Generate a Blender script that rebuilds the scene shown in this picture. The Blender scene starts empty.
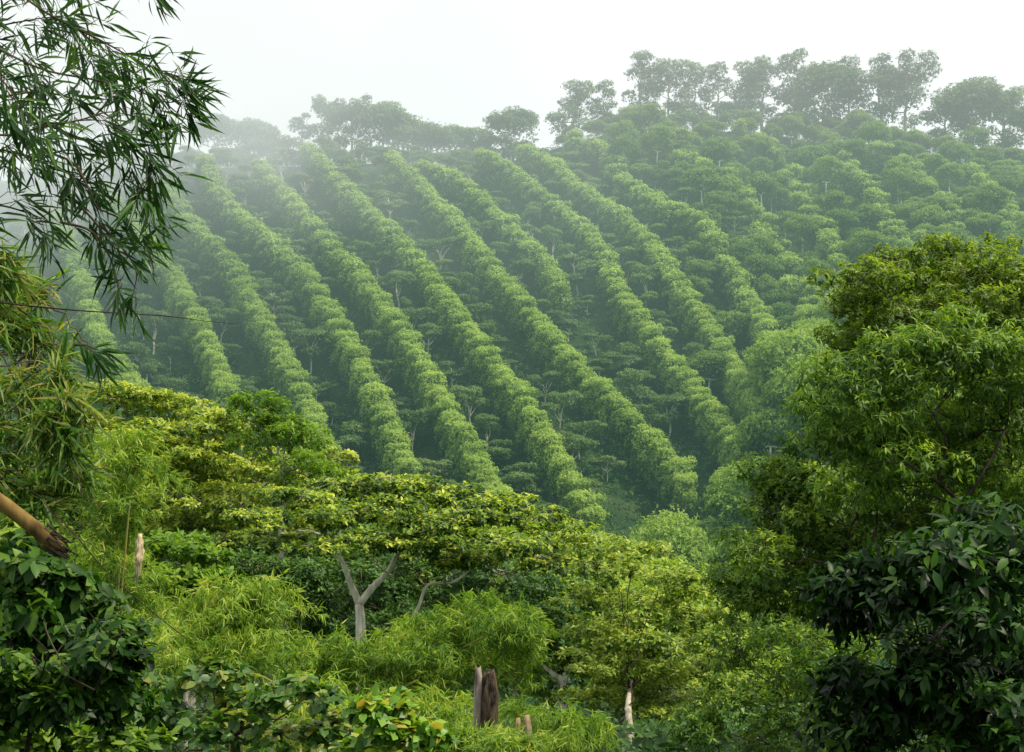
import bpy, math, random
import numpy as np
from mathutils import Vector

SC = bpy.context.scene
C = SC.collection
rng = np.random.default_rng(7)
random.seed(7)

# ------------------------------------------------------------------ camera
W, H_ = 1024, 752
HFOV = math.radians(40)
F = 512 / math.tan(HFOV / 2)
PITCH = math.atan((450 - 376) / F)
cam = bpy.data.cameras.new('camera')
cam.angle = HFOV
cam.sensor_fit = 'HORIZONTAL'
cam.clip_start = 0.05
cam.clip_end = 6000
co = bpy.data.objects.new('camera', cam)
C.objects.link(co)
co.rotation_euler = (math.pi / 2 + PITCH, 0, 0)
SC.camera = co


def ray(px, py):
    a, b = (px - 512) / F, (376 - py) / F
    cp, sp = math.cos(PITCH), math.sin(PITCH)
    y, z = cp - b * sp, sp + b * cp
    return np.array([a / y, 1.0, z / y])


def at(px, py, Y):
    return ray(px, py) * Y


def M2P(Y):
    return F / Y


# ------------------------------------------------------------------ terrain
CR_PX = [-300, 0, 200, 300, 400, 500, 560, 640, 750, 850, 950, 1024, 1400]
CR_PY = [185, 170, 162, 160, 156, 148, 138, 124, 124, 134, 146, 160, 190]
CR_U = [(p - 512) / F for p in CR_PX]
CR_T = [ray(512, p)[2] for p in CR_PY]


def H(x, y):
    x = np.asarray(x, float)
    y = np.asarray(y, float)
    fore = -1.7 - 0.205 * np.clip(y, -40, 400) + 0.9 * np.sin(x / 9.0 + 1) * np.sin(y / 13.0) * np.clip(y / 30, 0, 1)
    hill = -16 + 0.56 * (y - 150)
    hill = hill + 1.6 * np.sin(x / 17.0 + y / 60.0) + 1.1 * np.sin(x / 8.3 + 2 + y / 31.0)
    hill = hill + 8.5 * np.exp(-((x - 44) / 20.0) ** 2 - ((y - 172) / 24.0) ** 2)
    hill = hill - 3.0 * np.exp(-((x - 20 - (y - 170) * .36) / 9.0) ** 2)
    u = np.clip(x / np.maximum(y, 60), -.8, .8)
    tc = np.interp(u, CR_U, CR_T)
    yc = 100.0 / (0.56 - tc)
    zc = yc * tc
    over = np.maximum(y - yc, 0)
    back = zc - 0.28 * over + 0.4 * np.sin(x / 12.0)
    k = 2.5
    hill = -k * np.log(np.exp(-(hill - back) / k) + 1) + back + 0.0
    k = 3.0
    m = np.maximum(fore, hill)
    z = m + k * np.log(np.exp((fore - m) / k) + np.exp((hill - m) / k))
    z = np.where(y < 100, fore, z)
    return np.maximum(z, -60 + 0.0 * z)


def hit(px, py, h=0.0, y0=120, y1=420):
    d = ray(px, py)
    ys = np.arange(y0, y1, 0.5)
    diff = H(d[0] * ys, ys) + h - d[2] * ys
    i = np.argmax(diff > 0)
    if diff[i] <= 0:
        return None
    Y = ys[i]
    return np.array([d[0] * Y, Y, float(H(d[0] * Y, Y))])


# ------------------------------------------------------------------ mesh helpers
def new_mesh(name, V, Fc, mats, tint=None, matidx=None, smooth=False):
    me = bpy.data.meshes.new(name)
    V = np.asarray(V, np.float32)
    Fc = np.asarray(Fc, np.int32)
    n, k = Fc.shape
    me.vertices.add(len(V))
    me.vertices.foreach_set('co', V.ravel())
    me.loops.add(n * k)
    me.loops.foreach_set('vertex_index', Fc.ravel())
    me.polygons.add(n)
    me.polygons.foreach_set('loop_start', np.arange(0, n * k, k, dtype=np.int32))
    me.polygons.foreach_set('loop_total', np.full(n, k, np.int32))
    if smooth:
        me.polygons.foreach_set('use_smooth', np.ones(n, bool))
    if matidx is not None:
        me.polygons.foreach_set('material_index', np.asarray(matidx, np.int32))
    if tint is not None:
        a = me.attributes.new('tint', 'FLOAT', 'FACE')
        a.data.foreach_set('value', np.asarray(tint, np.float32))
    for m in (mats if isinstance(mats, (list, tuple)) else [mats]):
        me.materials.append(m)
    me.update(calc_edges=True)
    return me


def link(name, me, parent=None, loc=None):
    o = bpy.data.objects.new(name, me)
    C.objects.link(o)
    if parent is not None:
        o.parent = parent
    if loc is not None:
        o.location = loc
    return o


def tag(o, label, cat, group=None, kind=None):
    if label:
        o['label'] = label
    if cat:
        o['category'] = cat
    if group:
        o['group'] = group
    if kind:
        o['kind'] = kind
    return o


def empty(name, loc, label, cat, group=None, rz=0, s=1):
    o = bpy.data.objects.new(name, None)
    C.objects.link(o)
    o.location = tuple(float(v) for v in loc)
    o.rotation_euler = (0, 0, rz)
    o.scale = (s, s, s)
    return tag(o, label, cat, group)


def unit(v):
    return v / np.maximum(np.linalg.norm(v, axis=-1, keepdims=True), 1e-9)


TEM = {
    'dia': (np.array([[0, 0, 0], [.45, -.5, .05], [1, 0, -.12], [.45, .5, .05]]), np.array([[0, 1, 2], [0, 2, 3]])),
    'oval': (np.array([[0, 0, 0], [.5, 0, -.05], [1, 0, -.2], [.25, .44, .03], [.65, .42, -.02], [.25, -.44, .03], [.65, -.42, -.02]]),
             np.array([[0, 1, 3], [1, 4, 3], [1, 2, 4], [0, 5, 1], [1, 5, 6], [1, 6, 2]])),
    'blade': (np.array([[0, 0, 0], [.2, .5, .0], [.2, -.5, 0], [.6, .42, -.06], [.6, -.42, -.06], [1, 0, -.24]]),
              np.array([[0, 2, 1], [1, 2, 4], [1, 4, 3], [3, 4, 5]])),
    'lance': (np.array([[0, 0, 0], [.12, .1, .01], [.12, -.1, .01], [.32, .46, 0.02], [.32, 0, -.02], [.32, -.46, .02],
                        [.62, .42, -.05], [.62, 0, -.09], [.62, -.42, -.05], [.85, .17, -.16], [.85, -.17, -.16], [1, 0, -.27]]),
              np.array([[0, 2, 1], [1, 2, 4], [1, 4, 3], [2, 5, 4], [3, 4, 7], [3, 7, 6], [4, 5, 8], [4, 8, 7],
                        [6, 7, 9], [7, 8, 10], [7, 10, 9], [9, 10, 11]])),
}


def leaf_arrays(P, D, N, L, Wd, tem, tint):
    tv, tf = TEM[tem]
    n, k = len(P), len(tv)
    D = unit(D)
    N = unit(N - D * np.sum(N * D, axis=1, keepdims=True))
    S = np.cross(D, N)
    L = np.broadcast_to(L, (n,))[:, None, None]
    Wd = np.broadcast_to(Wd, (n,))[:, None, None]
    V = (P[:, None, :] + D[:, None, :] * tv[None, :, 0:1] * L + S[:, None, :] * tv[None, :, 1:2] * Wd
         + N[:, None, :] * tv[None, :, 2:3] * L)
    Fc = tf[None] + (np.arange(n) * k)[:, None, None]
    return V.reshape(-1, 3), Fc.reshape(-1, 3), np.repeat(tint, len(tf))


def merge(parts):
    Vs, Fs, Ts = [], [], []
    off = 0
    for V, Fc, T in parts:
        Vs.append(V); Fs.append(Fc + off); Ts.append(T)
        off += len(V)
    return np.concatenate(Vs), np.concatenate(Fs), np.concatenate(Ts)


def sphere_pts(n, r, up=0.0):
    v = unit(r.normal(size=(n, 3)))
    if up > 0:
        flip = (v[:, 2] < 0) & (r.random(n) < up)
        v[flip, 2] *= -1
    return v


def sprigs(r, C0, A, L, Wd, tem, k=6, spread=1.15, droop=.25, tbase=None, tvar=.16, twig=.35, jit=.3):
    """k leaves radiating from every sprig centre around its axis."""
    n = len(C0)
    A = unit(A)
    ref = np.where(np.abs(A[:, 2:3]) > .9, np.array([[1., 0, 0]]), np.array([[0, 0, 1.]]))
    U = unit(np.cross(A, ref))
    Vv = np.cross(A, U)
    ph = (np.arange(k)[None] * (2 * np.pi / k) + r.random((n, 1)) * 6.28 + r.normal(0, .25, (n, k)))
    th = spread + r.normal(0, .22, (n, k))
    D = (A[:, None] * np.cos(th)[..., None] + (U[:, None] * np.cos(ph)[..., None] + Vv[:, None] * np.sin(ph)[..., None]) * np.sin(th)[..., None])
    D = D + np.array([0, 0, -1.]) * droop * r.random((n, k, 1)) * 1.5
    N = A[:, None] * .8 + np.array([0, 0, .5]) + r.normal(0, jit, (n, k, 3))
    Ls = L * (0.55 + .65 * r.random((n, k)))
    P = C0[:, None] + A[:, None] * (r.random((n, k, 1)) - .5) * L * 2 * twig
    tb = np.full(n, .5) if tbase is None else tbase
    T = np.clip(tb[:, None] + r.normal(0, tvar, (n, k)), 0, 1)
    return leaf_arrays(P.reshape(-1, 3), D.reshape(-1, 3), N.reshape(-1, 3), Ls.ravel(), (Ls * Wd / L).ravel(), tem, T.ravel())


def blob_sprigs(r, blobs, dens, up=.6, shell=.3, lump=.22, inner=.12):
    """sprig centres and axes over the skins of ellipsoid blobs; density is per m2 of skin."""
    Cs, As, Ts = [], [], []
    for (c, rad) in blobs:
        c = np.asarray(c); rad = np.asarray(rad)
        area = 4 * np.pi * ((rad[0] * rad[1]) ** 1.6 / 3 + 2 * (rad[0] * rad[2]) ** 1.6 / 3) ** (1 / 1.6)
        n = max(12, int(area * dens))
        d = sphere_pts(n, r, up)
        ph = r.random(6) * 6.28
        f = 3.2
        lum = (np.sin(d[:, 0] * f * 1.3 + ph[0]) * np.sin(d[:, 1] * f * 1.2 + ph[1]) + np.sin(d[:, 2] * f * 2 + ph[2] + d[:, 0] * f)
               + .6 * np.sin(d[:, 0] * 9 + ph[3]) * np.sin(d[:, 1] * 9 + ph[4] + d[:, 2] * 8))
        rr = 1 - shell * r.random(n) ** 1.5 + lump * lum * .5
        keep = (lum > -1.1) | (r.random(n) < .5)
        ins = r.random(n) < inner
        rr = np.where(ins, rr * r.random(n) ** .5, rr)
        rr = rr + (r.random(n) < .12) * r.random(n) * .22
        P = c + d * rad * rr[:, None]
        A = unit(d / rad * rad.mean() + np.array([0, 0, .45]) + r.normal(0, .42, (n, 3)))
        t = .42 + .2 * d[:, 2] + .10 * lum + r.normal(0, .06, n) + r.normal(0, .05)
        Cs.append(P[keep]); As.append(A[keep]); Ts.append(t[keep])
    return np.concatenate(Cs), np.concatenate(As), np.concatenate(Ts)


def tube(pts, rad, n=7, wob=0.0, r=None):
    pts = np.asarray(pts, float)
    rad = np.asarray(rad, float)
    m = len(pts)
    T = unit(np.gradient(pts, axis=0))
    ref = np.array([0.31, 0.95, 0.05]) if abs(T[0][2]) > .5 else np.array([0, 0, 1.])
    U = unit(np.cross(T, ref)); Vv = np.cross(T, U)
    a = np.arange(n) * 2 * np.pi / n
    R = rad[:, None] * (1 + (wob * (r or rng).normal(size=(m, n)) if wob else 0))
    V = pts[:, None] + U[:, None] * (np.cos(a)[None] * R)[..., None] + Vv[:, None] * (np.sin(a)[None] * R)[..., None]
    V = V.reshape(-1, 3)
    i = np.arange(m - 1)[:, None] * n
    j = np.arange(n)[None]
    jj = (j + 1) % n
    q = np.stack([i + j, i + jj, i + n + jj, i + n + j], -1).reshape(-1, 4)
    tri = np.concatenate([q[:, [0, 1, 2]], q[:, [0, 2, 3]]])
    V = np.concatenate([V, pts[:1], pts[-1:]])
    c0, c1 = len(V) - 2, len(V) - 1
    j = np.arange(n)
    cap0 = np.stack([np.full(n, c0), (j + 1) % n, j], -1)
    cap1 = np.stack([np.full(n, c1), (m - 1) * n + j, (m - 1) * n + (j + 1) % n], -1)
    tri = np.concatenate([tri, cap0, cap1])
    return V, tri, np.full(len(tri), .5)


def curve(pts, n=10):
    """Catmull-Rom through control points."""
    p = np.asarray(pts, float)
    p = np.vstack([2 * p[0] - p[1], p, 2 * p[-1] - p[-2]])
    out = []
    for i in range(1, len(p) - 2):
        for t in np.linspace(0, 1, n, endpoint=False):
            out.append(.5 * ((2 * p[i]) + (-p[i - 1] + p[i + 1]) * t + (2 * p[i - 1] - 5 * p[i] + 4 * p[i + 1] - p[i + 2]) * t * t
                             + (-p[i - 1] + 3 * p[i] - 3 * p[i + 1] + p[i + 2]) * t ** 3))
    out.append(p[-2])
    return np.array(out)


def limb(r, a, b, r0, r1, sag=.12, n=8, seg=7, wob=.03):
    a = np.asarray(a, float); b = np.asarray(b, float)
    L = np.linalg.norm(b - a)
    mid = (a + b) / 2 + r.normal(0, 1, 3) * L * .08 + np.array([0, 0, sag * L])
    pts = curve([a, mid, b], seg)
    pts[1:-1] += r.normal(0, 1, (len(pts) - 2, 3)) * L * wob * .5
    return tube(pts, np.linspace(r0, r1, len(pts)), n)


# ------------------------------------------------------------------ materials
def nodes(name):
    m = bpy.data.materials.new(name)
    m.use_nodes = True
    nt = m.node_tree
    nt.nodes.clear()
    return m, nt, nt.nodes.new('ShaderNodeOutputMaterial')


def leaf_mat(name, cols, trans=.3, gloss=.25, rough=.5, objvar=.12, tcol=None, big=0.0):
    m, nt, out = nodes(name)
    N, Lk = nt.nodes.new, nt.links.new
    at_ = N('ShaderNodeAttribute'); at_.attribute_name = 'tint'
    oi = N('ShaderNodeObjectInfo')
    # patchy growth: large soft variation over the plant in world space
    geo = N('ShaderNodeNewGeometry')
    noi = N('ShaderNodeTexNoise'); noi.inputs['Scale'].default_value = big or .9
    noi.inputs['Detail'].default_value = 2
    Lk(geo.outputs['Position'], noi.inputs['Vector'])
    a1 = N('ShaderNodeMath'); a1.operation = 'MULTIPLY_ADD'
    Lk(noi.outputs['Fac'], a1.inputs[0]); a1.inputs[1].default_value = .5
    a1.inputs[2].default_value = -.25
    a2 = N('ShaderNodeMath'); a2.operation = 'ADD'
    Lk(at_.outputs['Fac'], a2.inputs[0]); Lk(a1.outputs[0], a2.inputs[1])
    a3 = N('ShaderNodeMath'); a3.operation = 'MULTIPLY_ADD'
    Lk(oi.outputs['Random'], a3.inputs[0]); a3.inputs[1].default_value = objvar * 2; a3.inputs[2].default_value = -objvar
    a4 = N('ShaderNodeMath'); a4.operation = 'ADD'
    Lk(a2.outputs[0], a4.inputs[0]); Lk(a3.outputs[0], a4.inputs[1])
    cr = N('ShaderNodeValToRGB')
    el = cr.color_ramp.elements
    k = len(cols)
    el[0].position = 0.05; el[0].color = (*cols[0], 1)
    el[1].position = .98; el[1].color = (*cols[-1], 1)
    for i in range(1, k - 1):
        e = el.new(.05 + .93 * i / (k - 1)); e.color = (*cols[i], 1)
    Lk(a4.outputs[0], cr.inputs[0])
    pb = N('ShaderNodeBsdfPrincipled')
    Lk(cr.outputs[0], pb.inputs['Base Color'])
    pb.inputs['Roughness'].default_value = rough
    pb.inputs['Specular IOR Level'].default_value = gloss
    tr = N('ShaderNodeBsdfTranslucent')
    hs = N('ShaderNodeMixRGB'); hs.blend_type = 'MULTIPLY'; hs.inputs[0].default_value = 1
    Lk(cr.outputs[0], hs.inputs[1]); hs.inputs[2].default_value = (*(tcol or (1.7, 1.75, .7)), 1)
    Lk(hs.outputs[0], tr.inputs['Color'])
    mx = N('ShaderNodeMixShader'); mx.inputs[0].default_value = trans
    Lk(pb.outputs[0], mx.inputs[1]); Lk(tr.outputs[0], mx.inputs[2])
    Lk(mx.outputs[0], out.inputs['Surface'])
    return m


def bark_mat(name, c1, c2, scale=8, stretch=.25, bump=.4):
    m, nt, out = nodes(name)
    N, Lk = nt.nodes.new, nt.links.new
    tc = N('ShaderNodeTexCoord'); mp = N('ShaderNodeMapping')
    mp.inputs['Scale'].default_value = (1, 1, stretch)
    Lk(tc.outputs['Object'], mp.inputs[0])
    no = N('ShaderNodeTexNoise'); no.inputs['Scale'].default_value = scale; no.inputs['Detail'].default_value = 6
    Lk(mp.outputs[0], no.inputs['Vector'])
    cr = N('ShaderNodeValToRGB')
    cr.color_ramp.elements[0].position = .35; cr.color_ramp.elements[0].color = (*c1, 1)
    cr.color_ramp.elements[1].position = .68; cr.color_ramp.elements[1].color = (*c2, 1)
    Lk(no.outputs['Fac'], cr.inputs[0])
    pb = N('ShaderNodeBsdfPrincipled'); pb.inputs['Roughness'].default_value = .85
    pb.inputs['Specular IOR Level'].default_value = .15
    Lk(cr.outputs[0], pb.inputs['Base Color'])
    bp = N('ShaderNodeBump'); bp.inputs['Strength'].default_value = bump; bp.inputs['Distance'].default_value = .03
    Lk(no.outputs['Fac'], bp.inputs['Height']); Lk(bp.outputs[0], pb.inputs['Normal'])
    Lk(pb.outputs[0], out.inputs['Surface'])
    return m


M = {}
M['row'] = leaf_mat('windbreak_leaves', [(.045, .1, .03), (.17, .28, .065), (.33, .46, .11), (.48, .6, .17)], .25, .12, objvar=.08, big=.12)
M['shade'] = leaf_mat('shade_tree_leaves', [(.04, .08, .035), (.095, .165, .06), (.17, .26, .095), (.26, .35, .13)], .22, .12, big=.1)
M['round'] = leaf_mat('canopy_leaves', [(.035, .085, .025), (.1, .19, .045), (.2, .31, .065), (.32, .43, .1)], .25, .12, big=.08)
M['ridge'] = leaf_mat('ridge_leaves', [(.04, .08, .035), (.08, .15, .06), (.15, .24, .09), (.22, .32, .12)], .2, .1)
M['under'] = leaf_mat('undergrowth_leaves', [(.035, .075, .03), (.075, .145, .05), (.12, .21, .07), (.18, .28, .09)], .2, .1, big=.1)
M['olive'] = leaf_mat('olive_leaves', [(.025, .06, .012), (.08, .15, .022), (.19, .285, .035), (.37, .435, .06), (.5, .52, .1)], .35, .3)
M['lime'] = leaf_mat('lime_leaves', [(.05, .12, .015), (.1, .2, .02), (.18, .3, .03), (.28, .4, .05)], .4, .25)
M['umbrella'] = leaf_mat('umbrella_leaves', [(.018, .05, .012), (.06, .13, .022), (.21, .31, .04), (.45, .51, .07), (.6, .59, .12)], .35, .3)
M['terrace'] = leaf_mat('terrace_leaves', [(.018, .05, .012), (.06, .125, .02), (.16, .25, .035), (.3, .39, .06), (.44, .48, .1)], .33, .25)
M['spur'] = leaf_mat('spur_leaves', [(.05, .11, .025), (.16, .27, .06), (.28, .41, .09), (.4, .52, .13)], .3, .12, big=.08)
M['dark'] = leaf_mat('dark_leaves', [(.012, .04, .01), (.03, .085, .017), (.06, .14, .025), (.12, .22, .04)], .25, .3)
M['fine'] = leaf_mat('fine_leaves', [(.025, .07, .012), (.08, .16, .02), (.18, .29, .03), (.34, .42, .045)], .35, .3)
M['yellowfine'] = leaf_mat('yellow_green_leaves', [(.03, .07, .01), (.1, .17, .014), (.18, .27, .025), (.32, .39, .045)], .38, .35)
M['droop'] = leaf_mat('drooping_leaves', [(.02, .055, .009), (.065, .14, .016), (.14, .25, .025), (.3, .4, .04)], .35, .3)
M['bamboo'] = leaf_mat('bamboo_leaves', [(.03, .085, .012), (.08, .17, .02), (.165, .28, .03), (.28, .4, .045), (.42, .42, .1)], .4, .25)
M['bambooNear'] = leaf_mat('near_bamboo_leaves', [(.008, .036, .006), (.018, .07, .01), (.045, .125, .018), (.11, .21, .03)], .3, .4, rough=.4, big=4)
M['big'] = leaf_mat('broad_shaded_leaves', [(.003, .011, .002), (.006, .024, .004), (.016, .055, .008), (.05, .12, .016), (.12, .2, .025)], .3, .16, rough=.42, big=3)  # shade from overhead is put into these very dark leaf colours
M['heart'] = leaf_mat('heart_leaves', [(.015, .05, .012), (.03, .09, .016), (.06, .14, .022), (.11, .2, .03), (.26, .27, .05)], .35, .4, rough=.4, big=2.5)
M['bright'] = leaf_mat('young_leaves', [(.03, .09, .015), (.08, .19, .022), (.16, .31, .035), (.26, .38, .045), (.42, .33, .07)], .35, .3, rough=.4, big=2.5)
M['bark_pale'] = bark_mat('pale_bark', (.5, .46, .37), (.9, .86, .74))
M['bark_light'] = bark_mat('light_bark', (.2, .18, .13), (.55, .5, .4), 14, .4, .6)
M['bark_grey'] = bark_mat('grey_bark', (.2, .19, .15), (.42, .4, .32))
M['bark_brown'] = bark_mat('brown_bark', (.03, .022, .014), (.13, .1, .065))
M['bark_dark'] = bark_mat('dark_bark', (.015, .012, .009), (.05, .04, .028))
M['culm'] = bark_mat('green_culm', (.12, .15, .03), (.26, .24, .06), 3, .1, .1)
M['culm_brown'] = bark_mat('brown_culm', (.04, .026, .01), (.26, .17, .05), 12, .3, .5)
M['dry'] = bark_mat('dry_husk', (.12, .08, .045), (.36, .27, .16), 30, .1, .4)
M['straw'] = bark_mat('straw_sheath', (.2, .15, .08), (.62, .52, .34), 30, .08, .5)
M['post'] = bark_mat('weathered_wood', (.006, .005, .004), (.11, .08, .055), 20, .25, 1)
M['post_pale'] = bark_mat('bleached_wood', (.07, .055, .045), (.32, .27, .22), 9, .25, 1)


# ------------------------------------------------------------------ ground
def build_ground():
    ys = np.concatenate([np.arange(-60, 150, 3.0), np.arange(150, 340, 2.5), np.arange(340, 600, 12), np.arange(600, 3001, 150)])
    xs = np.concatenate([np.arange(-2500, -260, 140), np.arange(-260, -150, 8), np.arange(-150, 150, 2.5), np.arange(150, 260, 8), np.arange(260, 2501, 140)])
    X, Y = np.meshgrid(xs, ys)
    Z = H(X, Y)
    V = np.stack([X, Y, Z], -1).reshape(-1, 3)
    nx, ny = len(xs), len(ys)
    i = np.arange(ny - 1)[:, None] * nx + np.arange(nx - 1)[None]
    Fc = np.stack([i, i + 1, i + nx + 1, i + nx], -1).reshape(-1, 4)
    m, nt, out = nodes('ground_cover')
    N, Lk = nt.nodes.new, nt.links.new
    geo = N('ShaderNodeNewGeometry')
    n1 = N('ShaderNodeTexNoise'); n1.inputs['Scale'].default_value = .25; n1.inputs['Detail'].default_value = 8
    n2 = N('ShaderNodeTexNoise'); n2.inputs['Scale'].default_value = 3; n2.inputs['Detail'].default_value = 6
    Lk(geo.outputs['Position'], n1.inputs['Vector']); Lk(geo.outputs['Position'], n2.inputs['Vector'])
    mx = N('ShaderNodeMath'); mx.operation = 'MULTIPLY_ADD'; Lk(n2.outputs['Fac'], mx.inputs[0]); mx.inputs[1].default_value = .5
    Lk(n1.outputs['Fac'], mx.inputs[2])
    cr = N('ShaderNodeValToRGB'); el = cr.color_ramp.elements
    el[0].position = .5; el[0].color = (.02, .045, .018, 1)
    el[1].position = 1; el[1].color = (.09, .12, .05, 1)
    e = el.new(.75); e.color = (.04, .085, .03, 1)
    Lk(mx.outputs[0], cr.inputs[0])
    pb = N('ShaderNodeBsdfPrincipled'); pb.inputs['Roughness'].default_value = 1; pb.inputs['Specular IOR Level'].default_value = 0
    Lk(cr.outputs[0], pb.inputs['Base Color'])
    bp = N('ShaderNodeBump'); bp.inputs['Distance'].default_value = .6; bp.inputs['Strength'].default_value = 1
    Lk(n2.outputs['Fac'], bp.inputs['Height']); Lk(bp.outputs[0], pb.inputs['Normal'])
    Lk(pb.outputs[0], out.inputs['Surface'])
    me = new_mesh('ground', V, Fc, m, smooth=True)
    tag(link('ground', me), 'green ground of the valley and the hillside', None, kind='structure')


build_ground()

# ------------------------------------------------------------------ hillside prototypes (meshes)
def leafy(r, blobs, mat, dens, L, Wd, tem='dia', k=6, name='crown', **kw):
    bs = {a: kw.pop(a) for a in ('up', 'shell', 'lump', 'inner') if a in kw}
    c, a, t = blob_sprigs(r, blobs, dens, **bs)
    return new_mesh(name, *sprigs(r, c, a, L, Wd, tem, k=k, tbase=t, **kw)[:2], mat), (c, a, t)


def crown_mesh(r, blobs, mat, dens, L, Wd, tem='dia', k=6, name='crown', extra=None, **kw):
    bs = {a: kw.pop(a) for a in ('up', 'shell', 'lump', 'inner') if a in kw}
    c, a, t = blob_sprigs(r, blobs, dens, **bs)
    V, Fc, T = sprigs(r, c, a, L, Wd, tem, k=k, tbase=t, **kw)
    return new_mesh(name, V, Fc, mat, T)


def row_proto(seed, low=False):
    r = np.random.default_rng(seed)
    blobs = [((0, 0, 5.6), (1.5, 1.5, 1.2)), ((0, 0, 3.6), (1.5, 1.5, 2.2))]
    for i in range(7):
        a = r.random() * 6.28; q = .4 + r.random() * .95
        blobs.append(((math.cos(a) * q, math.sin(a) * q, 5.9 + r.normal(0, .25)), (.75, .75, .6)))
    for i in range(10):
        a = i / 10 * 6.28 + r.random(); q = 1.1 + r.random() * .5
        blobs.append(((math.cos(a) * q, math.sin(a) * q, 1.8 + r.random() * 3.0), (.65, .65, 1.2)))
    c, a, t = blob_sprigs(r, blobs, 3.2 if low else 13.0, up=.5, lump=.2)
    t = t - .08 + (c[:, 2] - 4.4) * .1  # lower leaves get a darker tint: flank shade put into the colour
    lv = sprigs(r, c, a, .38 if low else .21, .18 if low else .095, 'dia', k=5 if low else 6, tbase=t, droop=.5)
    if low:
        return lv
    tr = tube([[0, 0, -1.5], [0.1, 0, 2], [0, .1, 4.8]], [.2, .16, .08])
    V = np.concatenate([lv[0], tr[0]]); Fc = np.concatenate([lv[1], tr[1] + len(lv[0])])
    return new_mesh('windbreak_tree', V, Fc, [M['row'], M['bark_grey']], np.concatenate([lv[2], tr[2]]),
                    np.concatenate([np.zeros(len(lv[1])), np.ones(len(tr[1]))]))


def shade_proto(seed):
    r = np.random.default_rng(seed)
    h = 2.7 + r.random() * 1.3
    fork = h * (.35 + .2 * r.random())
    parts = [tube(curve([[0, 0, -1.5], [r.normal(0, .1), 0, fork * .5], [r.normal(0, .2), r.normal(0, .2), fork]], 4), np.linspace(.15, .11, 9))]
    top = parts[0][0][-1]
    blobs = []
    for i in range(r.integers(4, 7)):
        a = r.random() * 6.28; q = .5 + r.random() * 1.9
        z = h + r.normal(0, .65)
        p = np.array([math.cos(a) * q, math.sin(a) * q, z])
        parts.append(limb(r, top, p - [0, 0, .1], .09, .03, n=5, seg=4))
        blobs.append((p, (1.3 + r.random() * .7, 1.2 + r.random() * .6, .65)))
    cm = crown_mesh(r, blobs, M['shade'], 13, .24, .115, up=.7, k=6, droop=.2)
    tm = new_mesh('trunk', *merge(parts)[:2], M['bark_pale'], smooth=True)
    return cm, tm


def round_proto(seed, mat='round', R=3.4, h=7.5):
    r = np.random.default_rng(seed)
    blobs = [((0, 0, h - R * .75), (R * .85, R * .85, R * .7))]
    for i in range(16):
        d = sphere_pts(1, r, .8)[0]
        blobs.append((np.array([0, 0, h - R * .8]) + d * np.array([R * .75, R * .75, R * .6]), np.array([1.2, 1.2, .8]) * (.8 + .5 * r.random())))
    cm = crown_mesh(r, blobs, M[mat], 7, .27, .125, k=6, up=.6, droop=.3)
    tm = new_mesh('trunk', *merge([tube([[0, 0, -2], [.1, .1, h * .5]], [.22, .14]), limb(r, [.1, .1, h * .5], [.9, .2, h - R], .12, .05),
                                  limb(r, [.1, .1, h * .5], [-.8, .4, h - R], .12, .05)])[:2], M['bark_pale'], smooth=True)
    return cm, tm


def tall_proto(seed, kind):
    """ridge trees: tall bare boles with gappy crowns."""
    r = np.random.default_rng(seed)
    blobs, parts = [], []
    if kind == 'broad':
        h = 11; zc = 7.0
        for i in range(15):
            d = sphere_pts(1, r, .35)[0]
            blobs.append((np.array([0, 0, zc]) + d * [2.7, 2.7, 2.6], np.array([1.5, 1.5, 1.1]) * (.6 + .6 * r.random())))
    elif kind == 'slim':
        h = 12
        for i in range(13):
            z = 3.8 + 8.2 * i / 12
            w = 1.5 * math.sin(math.pi * min(1, (z - 2.0) / 11)) + .25
            a = r.random() * 6.28
            blobs.append((np.array([math.cos(a) * w, math.sin(a) * w, z]), np.array([1.4, 1.4, .9]) * (.6 + .6 * r.random())))
    elif kind == 'wind':
        h = 10
        for i in range(15):
            z = 3.8 + 6.5 * i / 14
            w = .4 + 2.3 * (1 - (z - 3) / 9)
            blobs.append((np.array([(z - 5) * .30 + r.normal(0, w * .7), r.normal(0, w * .6), z]), np.array([1.6, 1.5, .8]) * (.6 + .5 * r.random())))
    elif kind == 'umbrella':
        h = 9
        for i in range(16):
            a = r.random() * 6.28; q = r.random() ** .5 * 3.0
            blobs.append((np.array([math.cos(a) * q, math.sin(a) * q, 7.4 - q * .25 + r.normal(0, .9)]), np.array([1.4, 1.4, .7]) * (.7 + .5 * r.random())))
    else:  # gum: twin stems with leafy balls
        h = 13
        for i in range(18):
            a = r.random() * 6.28; q = r.random() ** .5 * 2.9
            blobs.append((np.array([math.cos(a) * q, math.sin(a) * q, 4.6 + 8 * r.random() ** .8]), np.array([1.4, 1.4, 1.1]) * (.6 + .6 * r.random())))
    top = np.array([.2, 0, h * .45])
    parts.append(tube(curve([[0, 0, -2], [.15, 0, h * .22], top], 5), np.linspace(.28, .16, 11)))
    apex = np.array([blobs[-1][0][0] * .4, 0, h * .8])
    parts.append(limb(r, top, apex, .16, .05, sag=0))
    for b, rad in blobs:
        s = top + (apex - top) * max(0, min(1, (b[2] - top[2] - 1.5) / (apex[2] - top[2])))
        parts.append(limb(r, s, b, .075, .025, n=5, seg=4, sag=-.05))
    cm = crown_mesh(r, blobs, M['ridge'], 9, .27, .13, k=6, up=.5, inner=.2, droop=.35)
    return cm, new_mesh('trunk', *merge(parts)[:2], M['bark_grey'], smooth=True)


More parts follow.
